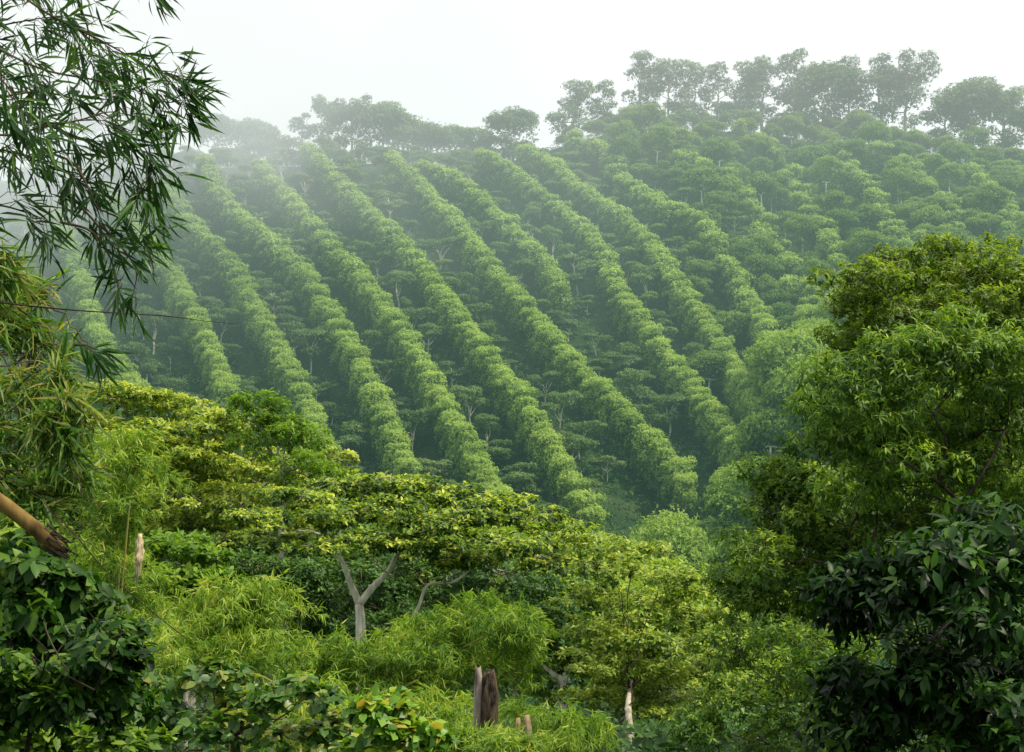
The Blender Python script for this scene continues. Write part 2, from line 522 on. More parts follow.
row_meshes = [row_proto(100 + i) for i in range(6)]
shade_meshes = [shade_proto(200 + i) for i in range(7)]
round_meshes = [round_proto(300 + i, R=3.0 + .4 * i, h=7 + i * .5) for i in range(4)]
spur_meshes = [round_proto(350 + i, 'spur', R=3.4 + .4 * i, h=7 + i * .5) for i in range(4)]
ORD = ['lowest', 'second', 'third', 'fourth', 'fifth', 'sixth', 'seventh', 'eighth', 'ninth', 'tenth', 'eleventh', 'twelfth', 'thirteenth',
       'fourteenth', 'fifteenth', 'sixteenth', 'seventeenth', 'eighteenth', 'nineteenth', 'twentieth', 'twenty-first', 'twenty-second',
       'twenty-third', 'twenty-fourth', 'twenty-fifth', 'twenty-sixth', 'twenty-seventh', 'twenty-eighth', 'twenty-ninth', 'thirtieth',
       'thirty-first', 'thirty-second', 'thirty-third', 'thirty-fourth', 'thirty-fifth', 'thirty-sixth', 'thirty-seventh', 'thirty-eighth', 'thirty-ninth',
       'fortieth', 'forty-first', 'forty-second', 'forty-third', 'forty-fourth', 'forty-fifth']



def ordinal(n):
    if n <= len(ORD):
        return ORD[n - 1].replace('lowest', 'first')
    tens = ['forty', 'fifty', 'sixty', 'seventy', 'eighty', 'ninety'][n // 10 - 4]
    return tens + '-' + ['tieth', 'first', 'second', 'third', 'fourth', 'fifth', 'sixth', 'seventh', 'eighth', 'ninth'][n % 10] if n % 10 else tens[:-1] + 'ieth'


# crown-top lines of the planted rows as seen on the hillside
ROWS = [
    [(52, 205), (72, 240), (88, 295), (112, 350), (147, 392)],
    [(100, 180), (130, 212), (152, 240), (172, 267), (192, 303), (216, 351), (228, 385)],
    [(166, 176), (192, 216), (232, 255), (255, 299), (275, 335), (299, 379), (328, 440)],
    [(204, 150), (222, 188), (260, 224), (299, 260), (323, 291), (350, 338), (378, 390), (402, 446), (420, 480)],
    [(260, 158), (287, 188), (323, 228), (357, 262), (387, 303), (415, 343), (444, 396), (478, 452), (500, 490)],
    [(307, 138), (335, 168), (371, 204), (407, 240), (439, 282), (478, 335), (515, 380), (544, 426), (573, 475), (592, 505)],
    [(391, 148), (419, 175), (451, 208), (485, 250), (518, 289), (554, 334), (593, 373), (642, 422), (685, 470)],
    [(425, 158), (458, 172), (486, 195), (514, 222), (542, 248), (560, 278)],
    [(480, 146), (505, 158), (530, 178), (574, 210), (602, 242), (620, 282), (652, 328), (691, 378), (720, 412), (739, 438)],
    [(522, 140), (554, 156), (586, 186), (625, 210), (657, 242), (681, 281), (709, 321), (735, 360), (762, 408)],
    [(570, 128), (602, 143), (625, 170), (665, 198), (697, 208), (717, 234), (737, 273), (761, 311), (785, 345)],
    [(673, 142), (721, 162), (753, 190), (769, 228), (789, 256), (817, 303), (833, 335)],
    [(745, 118), (775, 140), (793, 162), (805, 196), (825, 220), (845, 262), (856, 290)],
    [(840, 150), (866, 172), (885, 200), (905, 225), (925, 252)],
    [(880, 136), (912, 158), (938, 182), (955, 205), (965, 232)],
    [(965, 150), (995, 180), (1010, 205), (1016, 235)],
]
RN = ['leftmost', 'second', 'third', 'fourth', 'fifth', 'sixth', 'seventh', 'short eighth', 'ninth', 'tenth', 'eleventh', 'twelfth',
      'thirteenth', 'fourteenth', 'fifteenth', 'rightmost']
all_rows = []
far_rows = []
allp = []
for poly in ROWS:
    cc = [hit(p[0], p[1] + 3, 6.0) for p in curve(poly, 14)]
    cc = np.array([p for p in cc if p is not None])
    dd = np.concatenate([[0], np.cumsum(np.linalg.norm(np.diff(cc, axis=0), axis=1))])
    allp += list(np.interp(np.arange(0, dd[-1], 2.02), dd, cc[:, 1]))
FAR_Y = sorted(allp)[285]
nrow = 0
for ri, poly in enumerate(ROWS):
    c = curve(poly, 14)
    wp = [hit(p[0], p[1] + 3, 6.8) for p in c]
    wp = np.array([p for p in wp if p is not None])
    d = np.concatenate([[0], np.cumsum(np.linalg.norm(np.diff(wp, axis=0), axis=1))])
    step = 1.9 if ri < 11 else 2.6
    n = int(d[-1] / step) + 1
    ds = np.linspace(0, d[-1], n)
    pts = np.stack([np.interp(ds, d, wp[:, k]) for k in range(3)], -1)[::-1]
    all_rows.append(pts)
    for i, p in enumerate(pts):
        j = .13 if ri < 10 else (.45 if ri < 11 else .9)
        x, y = p[0] + rng.normal(0, j), p[1] + rng.normal(0, j)
        if ri > 10 and rng.random() < .12:
            continue
        s = rng.uniform(.93, 1.08) * (1 if ri < 11 else .95)
        if rng.random() < .006:
            continue
        if y > FAR_Y:
            far_rows.append((x, y, s, rng.integers(4), rng.random() * 6.28))
            continue
        o = link('windbreak_tree', row_meshes[rng.integers(6)], loc=(x, y, float(H(x, y)) - .1))
        o.rotation_euler = (0, 0, rng.random() * 6.28)
        o.scale = (s * rng.uniform(.8, 1.03), s * rng.uniform(.8, 1.03), s * 1.05)
        q = 'lowest tree' if i == 0 else ('topmost tree' if i == n - 1 else ordinal(i + 1) + ' tree from the bottom')
        tag(o, '%s in the %s leafy hillside row' % (q, RN[ri]) + (' from the left' if ri not in (0, 15) else ''),
            'tree', 'trees of the ' + RN[ri] + ' planted row')
        nrow += 1
print('row trees', nrow, 'far', len(far_rows))
lows = [row_proto(150 + i, True) for i in range(4)]
fr = []
for x, y, s, k, a in far_rows:
    V, Fc, T = lows[k]
    ca, sa = math.cos(a), math.sin(a)
    V2 = np.stack([V[:, 0] * ca - V[:, 1] * sa, V[:, 0] * sa + V[:, 1] * ca, V[:, 2]], -1) * s + [x, y, float(H(x, y)) - .1]
    fr.append((V2, Fc, T))
tag(link('far_windbreak_trees', new_mesh('far_windbreak_trees', *merge(fr)[:2], M['row'], merge(fr)[2])),
    'distant upper ends of the planted leafy rows just below the misty crest', 'trees', kind='stuff')

row_xy = np.concatenate([p[:, :2] for p in all_rows])


def tree_inst(name, meshes, x, y, s, label, group, cat='tree', rz=None, z=None, parts=True):
    cm, tm = meshes
    e = empty(name, (x, y, float(H(x, y)) - .05 if z is None else z), label, cat, group, rng.random() * 6.28 if rz is None else rz, s)
    if name in ('shade_tree', 'forest_tree'):
        e.scale = (s * rng.uniform(.85, 1.2), s * rng.uniform(.85, 1.2), s * rng.uniform(.8, 1.3))
        e.rotation_euler[0] = rng.normal(0, .06)
    link('crown', cm, e)
    link('trunk', tm, e)
    return e


# shade trees between the rows
nsh = 0
taken = []
cand = []
for k in range(9000):
    px, py = rng.uniform(20, 850), rng.uniform(150, 540)
    p = hit(px, py, 3)
    if p is None or p[1] > 320:
        continue
    cand.append((px, py, p))
per_gap = {}
for px, py, p in cand:
    dr = np.min(np.hypot(row_xy[:, 0] - p[0], (row_xy[:, 1] - p[1]) * .8))
    if dr < 3.5 or py > 545 - max(0, px - 560) * 1.2:
        continue
    if rng.random() < .08 or (px > 690 and py < 335 - (px < 760) * 120) or (py > 385 and px > 690 + (575 - py) * .95):
        continue
    if taken and np.min(np.hypot(*(np.array(taken) - p[:2]).T)) < 4.2:
        continue
    taken.append(p[:2])
    # which gap between rows (by x at that depth)
    left = 0
    for ri, rp in enumerate(all_rows[:13]):
        j = np.argmin(np.abs(rp[:, 1] - p[1]))
        if abs(rp[j, 1] - p[1]) < 6 and rp[j, 0] < p[0]:
            left = ri + 1
    per_gap.setdefault(left, []).append(p)
for g, ps in sorted(per_gap.items()):
    ps.sort(key=lambda p: p[1])
    for i, p in enumerate(ps):
        if g == 0:
            w = 'left of the leftmost planted row'
        elif g >= 13:
            w = 'right of the thirteenth planted row'
        else:
            w = 'just right of the %s planted row' % RN[g - 1]
        q = 'lowest' if i == 0 else ('topmost' if i == len(ps) - 1 else (ORD[i] if i < 37 else 'last') + ' lowest')
        if nsh < 290:
            tree_inst('shade_tree', shade_meshes[rng.integers(7)], p[0], p[1], rng.uniform(.65, 1.05),
                      '%s flat-topped shade tree %s' % (q, w), 'shade trees between the planted rows')
            nsh += 1
print('shade', nsh)

# rounded forest trees: right-hand slope, the near spur and the bottom of the valley
nf = 0
fp = []
zones = []
for k in range(1500):
    zones.append((rng.uniform(600, 900), rng.uniform(385, 595)))
for k in range(2500):
    px, py = rng.uniform(600, 1080), rng.uniform(120, 590)
    zones.append((px, py))
for px, py in zones:
    spur = py > 385 and px > 645 + (575 - py) * .95
    right = px > 690 and py <= 400
    crest = py < 175 and px > 600
    if not (spur or right or crest):
        continue
    p = hit(px, py, 5)
    if p is None or p[1] > 345:
        continue
    if not spur and np.min(np.hypot(row_xy[:, 0] - p[0], row_xy[:, 1] - p[1])) < 3.0:
        continue
    if spur and p[1] > 235:
        continue
    if fp and np.min(np.hypot(*(np.array(fp) - p[:2]).T)) < (4.6 if spur else 3.7):
        continue
    if len(fp) > 280:
        break
    fp.append(p[:2])
fp.sort(key=lambda p: (round(p[1] / 12), p[0]))
bands = {}
for p in fp:
    b = int(round(p[1] / 12))
    bands.setdefault(b, []).append(p)
bl = sorted(bands)
for bi, b in enumerate(bl):
    for i, p in enumerate(sorted(bands[b], key=lambda q: q[0])):
        on_spur = p[0] > 14 and p[1] < 192
        m = (spur_meshes if on_spur else round_meshes)[rng.integers(4)]
        lab = 'rounded forest tree, %s from the left in the %s tier above the valley floor' % (ORD[i].replace('lowest', 'first'), ORD[bi].replace('lowest', 'first'))
        tree_inst('forest_tree', m, p[0], p[1], rng.uniform(.55, 1.0) * (1.35 if on_spur else 1), lab, 'rounded forest trees on the right-hand slope')
        nf += 1
print('forest', nf)

# ridge trees against the sky: (px, foot py, height px, kind, label)
tall = {k: [tall_proto(400 + 7 * i + j, k) for j in range(2)] for i, k in enumerate(['broad', 'slim', 'wind', 'umbrella', 'gum'])}
tall['dome'] = [round_proto(470 + i, 'ridge', 3.6, 7.6) for i in range(2)]
tall['dome2'] = [round_proto(480 + i, 'ridge', 2.8, 7.8) for i in range(2)]
PH = {'dome': 7.7, 'dome2': 7.7, 'broad': 11.2, 'slim': 12.4, 'wind': 10.6, 'umbrella': 9.2, 'gum': 13.3}
RT = [
    (150, 175, 75, 'broad', 'faint misty broad tree on the ridge behind the bamboo'),
    (85, 178, 80, 'gum', 'faint tall tree on the ridge at the far left of the crest'),
    (215, 160, 44, 'dome2', 'misty dome-crowned tree left of the small conical tree'),
    (253, 152, 30, 'dome2', 'small conical tree fading in the mist on the crest'),
    (277, 154, 22, 'umbrella', 'tiny flat-topped tree in the mist beside the conical one'),
    (302, 158, 44, 'slim', 'broad tree at the left foot of the tall misty pair'),
    (328, 158, 62, 'gum', 'left tree of the tall gappy pair in the mist'),
    (352, 158, 64, 'gum', 'right tree of the tall gappy pair in the mist'),
    (383, 158, 52, 'dome2', 'dark dense tree right of the tall misty pair'),
    (408, 156, 40, 'dome', 'rounded tree right of the dark dense ridge tree'),
    (430, 156, 32, 'dome', 'low round tree in the dip of the crest, left one'),
    (452, 154, 28, 'dome', 'low round tree in the dip of the crest, middle one'),
    (472, 152, 26, 'dome', 'low round tree in the dip of the crest, right one'),
    (513, 148, 40, 'dome', 'single dark dome-shaped tree standing out before the rise of the crest'),
    (572, 136, 56, 'wind', 'wind-swept leaning tree at the left end of the high ridge'),
    (603, 128, 44, 'slim', 'small ragged tree between the leaning tree and tall group'),
    (640, 120, 66, 'slim', 'big spreading tree opening the high ridge group'),
    (668, 118, 58, 'gum', 'second spreading tree of the high ridge group'),
    (694, 116, 54, 'slim', 'narrow ragged tree with a slim bole on the high ridge'),
    (718, 116, 54, 'slim', 'narrow gappy tree right of the narrow ragged ridge tree'),
    (742, 118, 56, 'wind', 'windswept thin tree with sky under its crown, left of a pair'),
    (762, 118, 58, 'slim', 'slim tree with sky under its crown, right of a pair'),
    (796, 122, 72, 'slim', 'pointed tall tree in the middle of the high ridge'),
    (822, 124, 60, 'dome', 'broad pale tree right of the pointed tall ridge tree'),
    (848, 125, 62, 'slim', 'gappy broad tree left of the tallest ridge trees'),
    (880, 126, 66, 'slim', 'narrow dark tree left of the tallest pale-stemmed tree'),
    (906, 130, 80, 'gum', 'tallest pale-stemmed tree near the right end of the ridge'),
    (945, 142, 50, 'broad', 'low spreading dome tree right of the tallest ridge tree'),
    (972, 144, 60, 'dome2', 'pointed dark tree joined to the low spreading dome'),
    (1002, 150, 64, 'gum', 'tree with forked pale stems and a round top'),
    (1034, 156, 56, 'broad', 'tree cut by the right edge of the photo on the ridge'),
]
for px, fy, hp, kind, lab in RT:
    d = ray(px, fy)
    Y = 100.0 / (0.56 - float(np.interp(d[0], CR_U, CR_T))) + 1.5
    x = d[0] * Y
    z = float(H(x, Y)) - 2.2
    top = ray(px, fy - hp)[2] * Y
    s = max(.4, (top - z) / PH[kind])
    tree_inst('ridge_tree', tall[kind][rng.integers(2)], x, Y, s, lab, 'trees along the ridge against the sky',
              rz=(rng.normal(0, .3) if kind == 'wind' else None), z=z)


for i, px in enumerate(np.linspace(-40, 1070, 74)):
    px = px + rng.normal(0, 4)
    d = ray(px, 150)
    Y = 100.0 / (0.56 - float(np.interp(d[0], CR_U, CR_T))) - 2 + rng.uniform(-5, 3)
    x = d[0] * Y
    s = rng.uniform(.6, 1.0) if px > 570 else rng.uniform(.42, .68)
    e = tree_inst('crest_tree', round_meshes[rng.integers(4)], x, Y, s, 'low bushy crest tree, number %d from the left among those lining the ridge foot' % (i + 1),
                  'low bushy trees lining the crest', z=float(H(x, Y)) - 2.2 * s)


# undergrowth on the hillside and in the valley: uncountable
def undergrowth():
    r = np.random.default_rng(55)
    P = []
    n = 70000
    y = 118 + (345 - 118) * r.random(n)
    u = r.uniform(-.42, .42, n)
    x = u * y
    z = H(x, y)
    tc = np.interp(u, CR_U, CR_T)
    ok = y < 100 / (.56 - tc) + 10
    x, y, z = x[ok], y[ok], z[ok]
    nn = np.sin(x / 3.1 + 1.3 * np.sin(y / 4.0)) * np.sin(y / 2.7 + x / 5.0)
    hgt = np.clip(.7 + .9 * nn + r.random(len(x)) * .8, .1, 2.6)
    c = np.stack([x, y, z + hgt], -1)
    A = unit(np.stack([r.normal(0, .4, len(x)), -.35 + r.normal(0, .4, len(x)), np.ones(len(x))], -1))
    t = .35 + .14 * nn + r.normal(0, .1, len(x))
    V, Fc, T = sprigs(r, c, A, .42, .18, 'dia', k=6, tbase=t, droop=.4, jit=.4)
    me = new_mesh('undergrowth', V, Fc, M['under'], T)
    tag(link('undergrowth', me), 'low leafy coffee bushes and weeds covering the hillside', 'undergrowth', kind='stuff')


undergrowth()


def near_undergrowth():
    r = np.random.default_rng(56)
    n = 42000
    y = 26 + 100 * r.random(n) ** .8
    x = r.uniform(-.5, .5, n) * (y + 6)
    z = H(x, y)
    nn = np.sin(x / 2.1 + 1.3 * np.sin(y / 3.0)) * np.sin(y / 2.7 + x / 4.0)
    hgt = np.clip(.5 + .6 * nn + r.random(n) * 1.1, .1, 2.0)
    hgt = np.where(y < 14, hgt * .6, hgt)
    c = np.stack([x, y, z + hgt], -1)
    A = unit(np.stack([r.normal(0, .5, n), -.4 + r.normal(0, .5, n), np.ones(n)], -1))
    V, Fc, T = sprigs(r, c, A, .32, .14, 'dia', k=6, tbase=.45 + .15 * nn + r.normal(0, .1, n), droop=.4, jit=.4)
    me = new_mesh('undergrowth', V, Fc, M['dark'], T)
    tag(link('undergrowth', me), 'dark leafy undergrowth on the near valley side below the trees', 'undergrowth', kind='stuff')


near_undergrowth()

# ------------------------------------------------------------------ foreground plants
def blobs_px(lst, Y, dy=None, dj=.0, r=None, squash=1.0):
    out = []
    for b in lst:
        px, py, a, v = b[:4]
        yy = Y + (b[4] if len(b) > 4 else 0) + ((r or rng).normal(0, dj) if dj else 0)
        c = at(px, py, yy)
        out.append((c, np.array([a * yy / F, (dy or a * yy / F), v * yy / F * squash])))
    return out


def subdivide(r, blobs, m, frac=.42, flat=1.0, up=.5, core=.8, far=1.15):
    out = list((c, rad * core) for c, rad in blobs)
    for c, rad in blobs:
        for i in range(m):
            d = sphere_pts(1, r, up)[0]
            out.append((c + d * rad * r.uniform(.6, far), rad * np.array([frac, frac, frac * flat]) * (.45 + 1.0 * r.random())))
    return out


def plant(name, label, cat, lst, Y, mat, L, Wd, tem, dens, seed, k=6, trunk=None, bark='bark_brown', trunk_r=.15, sub=5, dj=0, group=None,
          crown='crown', stem='trunk', nlimb=None, up=.55, flat=1.0, base=None, frac=.42, core=.75, grow=1.0, far=1.15, limb_bark=None, **kw):
    r = np.random.default_rng(seed)
    lst = [(b[0], b[1], b[2] * grow, b[3] * grow) + tuple(b[4:]) for b in lst]
    bl = blobs_px(lst, Y, dj=dj, r=r)
    cen = np.mean([b[0] for b in bl], axis=0)
    if base is None:
        bx, by = cen[0], cen[1]
    else:
        q = at(base, 500, Y); bx, by = q[0], q[1]
    root = np.array([bx, by, float(H(bx, by))])
    e = empty(name, root, label, cat, group)
    sb = subdivide(r, bl, sub, up=up, flat=flat, frac=frac, core=core, far=far)
    sbl = [(c - root, rad) for c, rad in sb]
    me = crown_mesh(r, sbl, M[mat], dens, L, Wd, tem, k, name=crown, up=up, **kw)
    link(crown, me, e)
    parts = []
    if trunk is None:
        f = (cen - root) * np.array([.7, .7, 1]) + np.array([0, 0, -np.mean([b[1][2] for b in bl]) * 1.2])
        f[2] = max(f[2], .3)
        tp = curve([[0, 0, -.4], f * .5 + r.normal(0, .1, 3) * trunk_r * 3, f], 6)
        parts.append(tube(tp, np.linspace(trunk_r * 1.3, trunk_r, len(tp)), 9))
        forks = [f]
    else:
        forks = []
        for (path, r0, r1) in trunk:
            pp = []
            for q in path:
                pp.append(at(q[0], q[1], Y + (q[2] if len(q) > 2 else 0)) - root)
            if path[0][-1] == 'g':
                pass
            tp = curve(pp, 6)
            parts.append(tube(tp, np.linspace(r0, r1, len(tp)), 10, wob=.04, r=r))
            forks.append(tp[-1])
            forks.append(tp[len(tp) * 2 // 3])
    for c, rad in bl[:nlimb]:
        c = c - root
        j = int(np.argmin([np.linalg.norm((c - f)) for f in forks]))
        parts.append(limb(r, forks[j], c, trunk_r * .42, trunk_r * .15, n=6, seg=5, sag=-.04, wob=.05))
        for q in range(7):
            d = sphere_pts(1, r, .6)[0]
            parts.append(limb(r, c, c + d * rad * r.uniform(.8, 1.12), trunk_r * .14, trunk_r * .04, n=4, seg=3))
    nm = (1 if trunk is None else len(trunk)) if limb_bark else len(parts)
    link(stem, new_mesh(stem, *merge(parts[:nm])[:2], M[bark], smooth=True), e)
    if limb_bark:
        link('branches', new_mesh('branches', *merge(parts[nm:])[:2], M[limb_bark], smooth=True), e)
    return e, root


def trunk_px(pts):
    return pts


# valley trees between the near trees and the hillside
VT = [(130, 470, 84), (210, 480, 90), (300, 470, 88), (350, 500, 80), (440, 510, 82), (520, 520, 78), (590, 540, 82), (640, 560, 76), (690, 585, 84),
      (740, 590, 78), (760, 560, 95), (700, 560, 104), (620, 545, 100), (560, 525, 98), (480, 505, 105), (400, 500, 100), (330, 480, 105), (270, 455, 100),
      (670, 600, 66), (730, 630, 62), (560, 560, 66), (800, 600, 80), (60, 460, 90), (10, 450, 85)]
for i, (px, py, Y) in enumerate(sorted(VT)):
    p = at(px, py, Y)
    m = round_proto(600 + i % 4, 'fine', 3.4, 8) if i < 4 else vt_m[i % 4]
    if i < 4:
        vt_m = (vt_m if i else []) + [m]
    g = float(H(p[0], Y))
    s = max(.6, (p[2] - g) / 8.2)
    tree_inst('valley_tree', m, p[0], Y, s, '%s green valley tree from the left, between the near canopy and the hillside' % ORD[i].replace('lowest', 'first'),
              'valley trees behind the near canopy')

plant('canopy_tree', 'broad olive-yellow tree with layered pads of leaves beside the left bamboo', 'tree',
      [(75, 430, 45, 24), (120, 402, 48, 18), (165, 408, 50, 18), (215, 432, 52, 22), (130, 445, 60, 24), (200, 465, 60, 24), (265, 478, 50, 22),
       (80, 480, 45, 30), (150, 490, 60, 26), (235, 510, 60, 24), (300, 500, 42, 20), (190, 530, 55, 26), (290, 530, 45, 22), (110, 530, 45, 26), (325, 462, 26, 14, 3)],
      58, 'olive', .2, .1, 'oval', 13, 11, k=6, trunk_r=.24, sub=11, dj=1.6, flat=.85, frac=.33, core=.7, bark='bark_grey', up=.6)
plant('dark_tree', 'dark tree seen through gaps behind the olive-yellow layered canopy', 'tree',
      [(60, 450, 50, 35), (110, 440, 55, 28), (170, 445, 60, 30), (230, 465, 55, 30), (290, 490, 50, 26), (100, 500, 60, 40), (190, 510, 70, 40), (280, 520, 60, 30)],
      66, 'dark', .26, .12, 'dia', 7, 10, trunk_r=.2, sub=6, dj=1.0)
plant('lime_tree', 'bright lime green feathery tree rising behind the olive-yellow canopy', 'tree',
      [(245, 418, 20, 20), (262, 412, 20, 16), (285, 428, 26, 18), (265, 445, 30, 22), (305, 448, 24, 18), (295, 470, 30, 22), (330, 478, 20, 14)],
      54, 'lime', .22, .08, 'dia', 11, 12, trunk_r=.14, sub=7, dj=.5, bark='bark_grey')
plant('umbrella_tree', 'spreading umbrella tree with forked white trunk and flat yellow-green pads', 'tree',
      [(262, 522, 38, 11), (300, 500, 42, 11), (345, 489, 42, 11), (392, 488, 44, 11), (440, 494, 44, 11), (486, 506, 44, 12), (530, 522, 42, 12),
       (568, 540, 32, 12), (325, 520, 48, 11, -2), (385, 512, 50, 12, -1.5), (445, 524, 50, 12, -2), (505, 545, 46, 12, -2), (278, 545, 40, 11, -1.5),
       (420, 548, 36, 10, -2.5), (555, 565, 34, 12, -1), (235, 540, 24, 10, 1), (470, 560, 34, 10, 0), (318, 550, 28, 10, -2.5), (412, 548, 30, 10, -2.5), (365, 542, 30, 8, -2.5), (446, 566, 26, 8, -2)],
      46, 'umbrella', .18, .09, 'oval', 15, 13, k=6, sub=10, dj=.8, flat=.9, frac=.34, core=.7, bark='bark_pale', limb_bark='bark_grey', trunk_r=.1, up=.7,
      trunk=[([(362, 700), (361, 632), (359, 604)], .2, .14), ([(359, 604), (350, 582), (341, 560), (322, 535)], .125, .05),
             ([(359, 604), (374, 586), (388, 572), (402, 548), (440, 520)], .13, .05), ([(341, 560), (338, 545), (345, 515)], .05, .03),
             ([(400, 640), (418, 608), (428, 585), (455, 581), (480, 560, .8)], .065, .03)])
plant('terrace_tree', 'layered dark and yellow-green tree with short pale trunk right of the umbrella tree', 'tree',
      [(595, 548, 30, 11), (630, 552, 34, 12), (612, 572, 42, 13), (660, 578, 36, 12), (700, 592, 32, 12), (590, 598, 40, 14), (640, 604, 46, 14),
       (695, 620, 40, 14), (600, 632, 44, 14), (655, 645, 50, 15), (712, 655, 30, 14), (610, 668, 50, 14), (675, 680, 50, 16), (715, 700, 40, 18),
       (600, 700, 40, 12), (650, 712, 44, 12)],
      38, 'terrace', .145, .068, 'oval', 17, 14, k=6, sub=10, dj=1.3, flat=.9, frac=.34, core=.7, bark='bark_light', limb_bark='bark_brown', trunk_r=.05, up=.65,
      trunk=[([(627, 800, -4.5), (630, 745, -4.5), (628, 708, -4)], .1, .085), ([(628, 709, -4), (629, 695, -2), (632, 680, 1.5)], .08, .04)])
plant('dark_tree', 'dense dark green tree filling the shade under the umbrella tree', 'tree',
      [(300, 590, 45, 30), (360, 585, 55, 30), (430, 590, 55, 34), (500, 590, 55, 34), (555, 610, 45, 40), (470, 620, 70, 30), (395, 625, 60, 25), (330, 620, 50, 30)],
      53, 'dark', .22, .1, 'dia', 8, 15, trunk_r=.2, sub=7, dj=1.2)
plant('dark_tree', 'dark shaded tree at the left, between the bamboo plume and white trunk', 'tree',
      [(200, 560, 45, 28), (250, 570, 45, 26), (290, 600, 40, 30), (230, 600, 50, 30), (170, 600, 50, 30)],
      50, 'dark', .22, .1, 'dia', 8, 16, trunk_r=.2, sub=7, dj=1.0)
plant('leafy_bush', 'pale lime bush with large leaves glowing in front of the dark shade', 'bush',
      [(160, 548, 26, 12), (190, 552, 30, 13), (215, 560, 20, 12), (178, 575, 34, 13), (205, 585, 24, 12), (165, 598, 26, 12), (195, 610, 26, 12)],
      36, 'lime', .2, .12, 'oval', 15, 17, trunk_r=.06, sub=5, dj=.4, stem='stem', crown='foliage', bark='bark_grey')


def bamboo(label, lst, Y, seed, culms=(), L=.26, dens=26, mat='bamboo', sub=5, name='bamboo_clump', husk=None, base=None):
    r = np.random.default_rng(seed)
    bl = blobs_px(lst, Y, dj=.4, r=r)
    cen = np.mean([b[0] for b in bl], axis=0)
    root = np.array([cen[0], cen[1], float(H(cen[0], cen[1]))])
    e = empty(name, root, label, 'bamboo', 'feathery bamboo clumps')
    sb = [(c - root, rad) for c, rad in subdivide(r, bl, sub, up=.6, flat=.7)]
    c, a, t = blob_sprigs(r, sb, dens * .75, up=.6, shell=.6, lump=.5, inner=.15)
    a = unit(a + r.normal(0, .4, a.shape) + np.array([0, 0, -.2]))
    # arching cane tips: plumes rising out of the masses and bowing over
    ac, aa, at_t = [], [], []
    for cc, rad in bl:
        for q in range(9):
            d = sphere_pts(1, r, .95)[0]
            o = cc - root + d * rad * .4
            out = d * np.array([1, 1, .35]) * rad.mean() * r.uniform(.7, 1.1)
            pth = np.array([o, o + out * .6 + [0, 0, rad[2] * .9], o + out * 1.25 + [0, 0, rad[2] * r.uniform(.1, .8)]])
            pth = curve(pth, 8)
            mm = int(14 * dens / 26)
            jj = r.integers(2, len(pth), mm)
            ac.append(pth[jj] + r.normal(0, L * .3, (mm, 3)))
            g = unit(pth[-1] - pth[-4])
            aa.append(g[None] + r.normal(0, .45, (mm, 3)))
            at_t.append(np.full(mm, .55 + r.normal(0, .1)))
    c = np.concatenate([c] + ac); a = np.concatenate([a] + aa); t = np.concatenate([t] + at_t)
    V, Fc, T = sprigs(r, c, a, L * .85, L * .09, 'blade', k=9, spread=.75, droop=.5, tbase=t, twig=.5, jit=.5, tvar=.2)
    link('foliage', new_mesh('foliage', V, Fc, M[mat], T), e)
    # culms from the ground, arching into the leaf masses
    for i, (cc, rad) in enumerate(bl[:7]):
        b0 = np.array([r.normal(0, .35), r.normal(0, .3), -.3])
        tgt = cc - root + np.array([0, 0, rad[2] * .5])
        mid = b0 * .4 + tgt * .6 + np.array([0, 0, .12 * np.linalg.norm(tgt)]) - np.array([tgt[0] * .35, 0, 0])
        p = curve([b0, mid, tgt], 10)
        link('culm', new_mesh('culm', *tube(p, np.linspace(.04, .01, len(p)), 7)[:2], M['culm'], smooth=True), e)
    for path, r0 in culms:
        p = curve([at(q[0], q[1], Y - .9) - root for q in path], 8)
        link('culm', new_mesh('culm', *tube(p, np.linspace(r0, r0 * .7, len(p)), 8)[:2], M['culm'], smooth=True), e)
    if husk:
        x0, y0, y1, w = husk
        ps = curve([at(x0, y0, Y - 1.1) - root, at(x0 - 1, (y0 + y1) / 2, Y - 1.2) - root, at(x0 - 4, y1, Y - 1.1) - root], 6)
        link('dry_sheath', new_mesh('dry_sheath', *tube(ps, np.interp(np.linspace(0, 1, len(ps)), [0, .2, .5, 1], [.5, .9, 1, .05]) * w * Y / F / 2, 9, wob=.3, r=r)[:2], M['straw']), e)
    return e, root


bamboo('tall narrow bamboo plume with a straw-coloured dry sheath hanging on it',
       [(128, 465, 30, 24), (135, 500, 34, 24), (118, 530, 30, 26), (112, 575, 36, 28), (120, 615, 44, 30), (150, 640, 44, 26), (100, 655, 50, 26)], 30, 31,
       culms=[([(122, 640), (122, 590), (126, 545), (130, 500)], .022), ([(117, 660), (118, 600), (121, 560)], .02)], husk=(140, 534, 584, 8))
bamboo('dome-shaped bamboo clump standing left of the forked white trunk',
       [(243, 603, 36, 16), (265, 612, 32, 18), (222, 622, 38, 20), (250, 635, 48, 22), (212, 655, 42, 24), (262, 665, 46, 26), (235, 690, 55, 24)], 28, 32)
bamboo('wide twin-domed bamboo clump behind the charred wooden post',
       [(338, 662, 38, 16), (385, 662, 40, 16), (425, 645, 38, 18), (470, 632, 36, 20), (505, 636, 34, 22), (525, 660, 24, 30), (440, 672, 55, 26),
        (370, 685, 60, 26), (490, 665, 40, 26), (320, 690, 40, 24), (400, 712, 60, 24)], 30, 33,
       culms=[([(375, 715), (400, 690), (418, 680)], .035)])
bamboo('low bamboo tuft at the bottom edge right of the wooden posts',
       [(545, 735, 36, 20), (580, 748, 32, 18), (512, 757, 30, 12), (448, 744, 34, 14), (478, 750, 26, 9, -2.5), (505, 752, 22, 9, -2.5)], 21, 34, L=.2)
